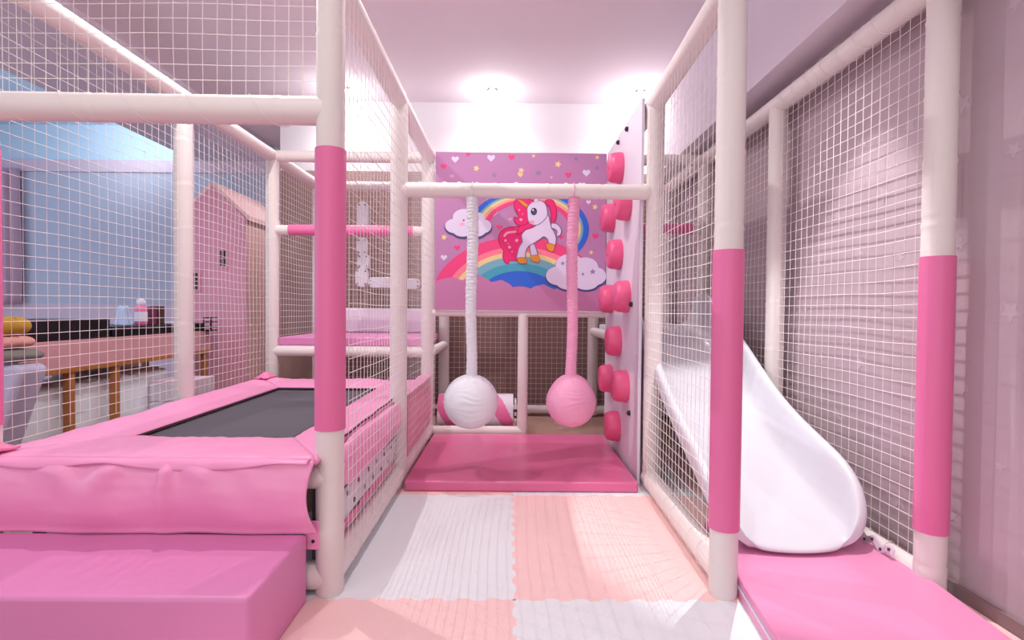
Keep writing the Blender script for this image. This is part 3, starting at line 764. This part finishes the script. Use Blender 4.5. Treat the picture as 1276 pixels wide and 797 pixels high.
lamp('ceiling_or_fill_spot', 'SPOT', (-3.5, 3.6, 2.83), 34, (.96, .98, 1), (-3.6, 4.2, 0), spot_size=2.4, spot_blend=.6, shadow_soft_size=.05)
# daylight in the left window opening, and an unseen added fill behind the camera
lamp('window_left', 'AREA', (-7.35, 2.0, 1.55), 90, (.58, .78, 1), (0, 2.0, 1.3), shape='RECTANGLE', size=6.5, size_y=2.0)
lamp('rear_fill', 'AREA', (-2.2, -3.55, 1.55), 90, (1, 1, 1), (-1, 3, 3.0), shape='RECTANGLE', size=7.0, size_y=2.3)  # soft fill added behind the camera, tilted up to brighten the ceiling
# blue cove strip in the tray
lamp('cove', 'AREA', (-4.15, 3.0, 2.95), 16, (.6, .84, 1), (-6.4, 3.0, 3.3), shape='RECTANGLE', size=7, size_y=.08)
lamp('tray_spot', 'SPOT', (-4.6, 5.6, 2.9), 24, (.95, 1, 1), (-4.7, 6.6, 3.2), spot_size=2.4, spot_blend=1, shadow_soft_size=.1)

# ------------------------------------------------------------------ NEXT ROOM
# desk
dk = tag(empty('desk', (-3.3, 4.2, 0)), 'long dusty pink desk on warm wooden legs, seen through the left net', 'desk')
mb = MB(); mb.box(-3.65, -3.0, 3.15, 5.15, .575, .765); mb.build('apron', 'deskpink', parent=dk, bevel=.004)
mb = MB(); mb.box(-3.66, -2.995, 3.14, 5.16, .545, .577); mb.build('wooden_trim', 'wood', parent=dk, bevel=.003)
for (x, y) in ((-3.03, 3.54), (-3.03, 3.95), (-3.03, 5.1), (-3.61, 3.54), (-3.61, 5.1)):
    mb = MB(); mb.box(x-.024, x+.024, y-.024, y+.024, 0, .546); mb.build('leg', 'wood', parent=dk, bevel=.003)
mb = MB(); mb.box(-3.64, -3.6, 4.05, 5.0, .30, .545); mb.build('modesty_panel', 'wallwhite', parent=dk)
mb = MB(); mb.box(-3.55, -3.02, 3.20, 3.90, .766, .905)
tag(mb.build('storage_case', 'ink', bevel=.01, org=(-3.3, 3.55, .766)), 'long black lacquered case on the near end of the pink desk', 'case')
mb = MB(); mb.box(-3.5, -3.02, 3.93, 5.12, .766, .845)
tag(mb.build('storage_case', 'ink', bevel=.01, org=(-3.3, 4.5, .766)), 'flatter black case on the far end of the pink desk', 'case')
rk = tag(empty('wire_rack', (-3.05, 5.13, .846)), 'small black rack at the far end of the black case', 'rack')
mb = MB()
for z in (.80, .85, .89):
    mb.box(-3.0, -2.93, 5.04, 5.16, z, z+.012)
for y in (5.04, 5.15):
    mb.box(-3.0, -2.985, y, y+.012, .766, .90)
for (a, b) in ((-3.0, 5.04),): mb.box(-3.0, -2.93, 5.04, 5.16, .766, .78)
mb.build('shelf', 'ink', parent=rk)
# things on the desk
bt2 = tag(empty('lotion_bottle', (-3.2, 4.36, .846)), 'pink bottle with white top and pale label on the black case', 'bottle')
def ball_lathe(mb, c, prof, n=24, mi=0, sx=1, sy=1):
    vs = [(c[0]+r*sx*math.cos(2*PI*k/n), c[1]+r*sy*math.sin(2*PI*k/n), c[2]+h) for (r, h) in prof for k in range(n)]
    m = len(prof); mb.add(vs, [(i*n+k, i*n+(k+1) % n, (i+1)*n+(k+1) % n, (i+1)*n+k) for i in range(m-1) for k in range(n)]+[tuple(range(n))[::-1], tuple((m-1)*n+k for k in range(n))], mi)
mb = MB(); ball_lathe(mb, (-3.12, 4.36, .846), [(.04, 0), (.046, .01), (.046, .13), (.042, .15), (.02, .165)]); mb.build('body', 'sleeve', parent=bt2)
mb = MB(); ball_lathe(mb, (-3.12, 4.36, .846), [(.0475, .03), (.0475, .11)]); mb.build('label', 'label', parent=bt2)
mb = MB(); ball_lathe(mb, (-3.12, 4.36, 1.008), [(.022, 0), (.03, .01), (.034, .03), (.028, .05), (.012, .058)]); mb.build('cap', 'label', parent=bt2)
mb = MB(); mb.grid(lambda u, v: (-3.13+.05*math.cos(2*PI*u)*(1-.55*v), 4.18+.085*math.sin(2*PI*u)*(1-.45*v), .846+.16*v+.006*nz(u*9, v*5)), 30, 12)
tag(mb.build('plastic_bag', 'blueclear', weld=True, solid=.001, org=(-3.13, 4.18, .846)), 'pale blue translucent bag left of the pink bottle', 'bag')
mb = MB(); mb.box(-3.16, -3.08, 4.44, 4.50, .846, 1.0); tag(mb.build('gift_box', 'maroon', bevel=.004, org=(-3.12, 4.47, .846)), 'maroon box just right of the pink bottle', 'box')
mb = MB(); mb.box(-3.16, -3.08, 4.53, 4.60, .846, 1.005); tag(mb.build('gift_box', 'brown', bevel=.004, org=(-3.12, 4.56, .846)), 'dark brown upright box, rightmost on the black case', 'box')
mb = MB(); mb.box(-3.2, -3.06, 4.66, 4.96, .846, .862); tag(mb.build('document_tray', 'label', bevel=.003, org=(-3.1, 4.8, .846)), 'flat white tray on the far black case', 'tray')
# wrapped mattress
def lump(u, v):
    th = 2*PI*u; a = math.cos(th); b = math.sin(th); sg = lambda t, p: math.copysign(abs(t)**p, t)
    return None
mb = MB(); nx, ny = 24, 40
def matt(u, v):
    # rounded box profile around, extruded along y
    th = 2*PI*u; c = math.copysign(abs(math.cos(th))**.35, math.cos(th)); s = math.copysign(abs(math.sin(th))**.35, math.sin(th))
    e = min(1, (v*(1-v)*60))**.3 if 0 < v < 1 else 0
    y = 3.12+1.6*v
    return (-3.33+.225*c*(.8+.2*e)+.012*nz(y*6, th*2), y, .235+.22*s*(.7+.3*e)*(1 if s < 0 else 1)+.014*nz(y*9, th*3, 2))
mb.grid(matt, 60, 60); tag(mb.build('wrapped_mattress', 'film', weld=True, org=(-3.62, 3.9, 0)), 'white mattress in crinkled plastic wrap under the desk', 'mattress')
# low drawer cabinet
cb = tag(empty('drawer_cabinet', (-2.75, 4.65, 0)), 'small white drawer cabinet with a black knob under the desk end', 'cabinet')
mb = MB(); mb.box(-3.10, -2.75, 4.42, 4.8, 0, .36); mb.build('body', 'farlow', parent=cb, bevel=.004)
mb = MB(); mb.box(-3.08, -2.77, 4.408, 4.42, .19, .34); d = mb.build('drawer', 'label', parent=cb, bevel=.003)
mb = MB(); mb.tube([(-2.83, 4.407, .27), (-2.83, 4.385, .27)], .012, n=12); k = mb.build('knob', 'bolt'); k.parent = d; k.location = -V(cb.location)-V(d.location)
mb = MB(); mb.box(-3.08, -2.77, 4.408, 4.42, .03, .18); mb.build('drawer', 'label', parent=cb, bevel=.003)
# sofa end with cushions
sf = tag(empty('sofa', (-3.2, 3.0, 0)), 'lavender upholstered sofa end at the left edge behind the net', 'sofa')
mb = MB(); mb.prism([(-3.7, 0), (-2.98, 0), (-2.88, .25), (-2.765, .58), (-2.745, .635), (-2.79, .665), (-3.1, .64), (-3.7, .60)], lambda a, b, d: (a, d, b), 2.90, 3.08); mb.build('arm', 'lav', parent=sf, bevel=.03)
mb = MB(); mb.box(-3.7, -2.98, 2.1, 2.9, .05, .42); mb.build('seat', 'lav', parent=sf, bevel=.04)
def cushion(c, hx, hy, hz, m, label, name='cushion'):
    mb = MB()
    def f(u, v):
        th = 2*PI*u; ph = PI*(v-.5); pw = .45
        g = lambda t: math.copysign(abs(t)**pw, t)
        return (c[0]+hx*g(math.cos(th))*math.cos(ph)**.5 if abs(math.cos(ph)) > 1e-6 else c[0], c[1]+(hy*g(math.sin(th))*math.cos(ph)**.5 if abs(math.cos(ph)) > 1e-6 else 0), c[2]+hz*math.sin(ph)+.004*nz(u*8, v*8, c[2]))
    mb.grid(f, 32, 16); return tag(mb.build(name, m, weld=True, angle=2, org=(c[0], c[1], c[2]-hz)), label, 'cushion', 'cushions piled on the sofa arm')
cushion((-2.96, 3.0, .708), .185, .12, .040, 'olive', 'grey olive cushion, lowest of the pile on the sofa arm')
cushion((-2.96, 3.0, .786), .135, .11, .038, 'salmon', 'salmon cushion in the middle of the pile')
cushion((-2.965, 3.0, .880), .125, .10, .055, 'mustard', 'mustard cushion on top of the pile at the left edge')
# curtain
mb = MB(); mb.grid(lambda u, v: (-6.62+.46*u+.01*math.sin(v*4), 6.50+.035*math.sin(u*PI*9)+.01*nz(u*6, v*2), 1.02+1.70*v), 90, 20)
tag(mb.build('curtain', 'curtain', solid=.004, org=(-6.4, 6.5, 1.02)), 'dusty pink pleated curtain on the far wall at the left edge', 'curtain')
# playhouse
ph = tag(empty('playhouse', (-3.1, 5.6, 0)), 'tall rose pink gabled playhouse behind the left net', 'playhouse')
hx0, hx1, hxc, hy0, hy1, ze, zp = -3.46, -2.76, -3.11, 5.38, 6.4, 1.93, 2.26
mb = MB(); mb.prism([(hx0, 0), (hx1, 0), (hx1, ze), (hxc, zp), (hx0, ze)], lambda a, b, d: (a, d, b), hy0, hy0+.03); mb.build('front_wall', 'house', parent=ph)
mb = MB(); mb.box(hx1-.03, hx1-.002, hy0+.03, hy1, 0, ze); mb.build('side_wall', 'houseside', parent=ph); mb = MB(); mb.box(hx0, hx0+.03, hy0+.03, hy1, 0, ze); mb.build('side_wall', 'house', parent=ph)
for s in (1, -1):
    xe = hx1+.03 if s > 0 else hx0-.03
    mb = MB(); mb.prism([(hxc, zp), (xe, ze-.02), (xe, ze+.03), (hxc, zp+.05)], lambda a, b, d: (a, d, b), hy0+.01, hy1); mb.build('roof_panel', 'roofm', parent=ph)
def hwin(cx, cz, w, h, nx, nz_):
    mb = MB(); mb.box(cx-w/2-.02, cx+w/2+.02, hy0-.012, hy0-.001, cz-h/2-.02, cz+h/2+.02); f = mb.build('window', 'house', parent=ph)
    g = MB()
    for i in range(nx):
        for j in range(nz_):
            a = cx-w/2+w*i/nx; b = cz-h/2+h*j/nz_; g.box(a+.006, a+w/nx-.006, hy0-.016, hy0-.010, b+.006, b+h/nz_-.006)
    p = g.build('pane', 'ink'); p.parent = f; p.location = -V(ph.location)-V(f.location)
hwin(-2.985, 1.51, .075, .17, 2, 2); hwin(-3.28, 1.27, .07, .18, 2, 4)

# ------------------------------------------------------------------ WORLD, CAMERA
w = bpy.data.worlds.new('World'); bpy.context.scene.world = w; w.use_nodes = True
w.node_tree.nodes['Background'].inputs[0].default_value = (.80, .86, 1, 1); w.node_tree.nodes['Background'].inputs[1].default_value = .25
cam = bpy.data.cameras.new('Camera'); co = bpy.data.objects.new('Camera', cam); C.objects.link(co)
cam.sensor_fit = 'HORIZONTAL'; cam.sensor_width = 36; cam.lens = 36*640/1276; cam.clip_start = .05; cam.clip_end = 60
pitch = math.atan(12.5/640); yaw = 3/640; roll = .009
fwd = V((math.sin(yaw)*math.cos(pitch), math.cos(yaw)*math.cos(pitch), -math.sin(pitch)))
r0 = fwd.cross(V((0, 0, 1))).normalized(); u0 = r0.cross(fwd)
rr = r0*math.cos(roll)+u0*math.sin(roll); uu = u0*math.cos(roll)-r0*math.sin(roll)
mx = Matrix((rr, uu, -fwd)).transposed().to_4x4(); mx.translation = V((0, 0, 1.0)); co.matrix_world = mx
sc = bpy.context.scene; sc.camera = co
sc.view_settings.view_transform = 'Standard'; sc.view_settings.look = 'None'; sc.view_settings.gamma = 1; sc.view_settings.use_curve_mapping = False
sc.view_settings.exposure = -0.07
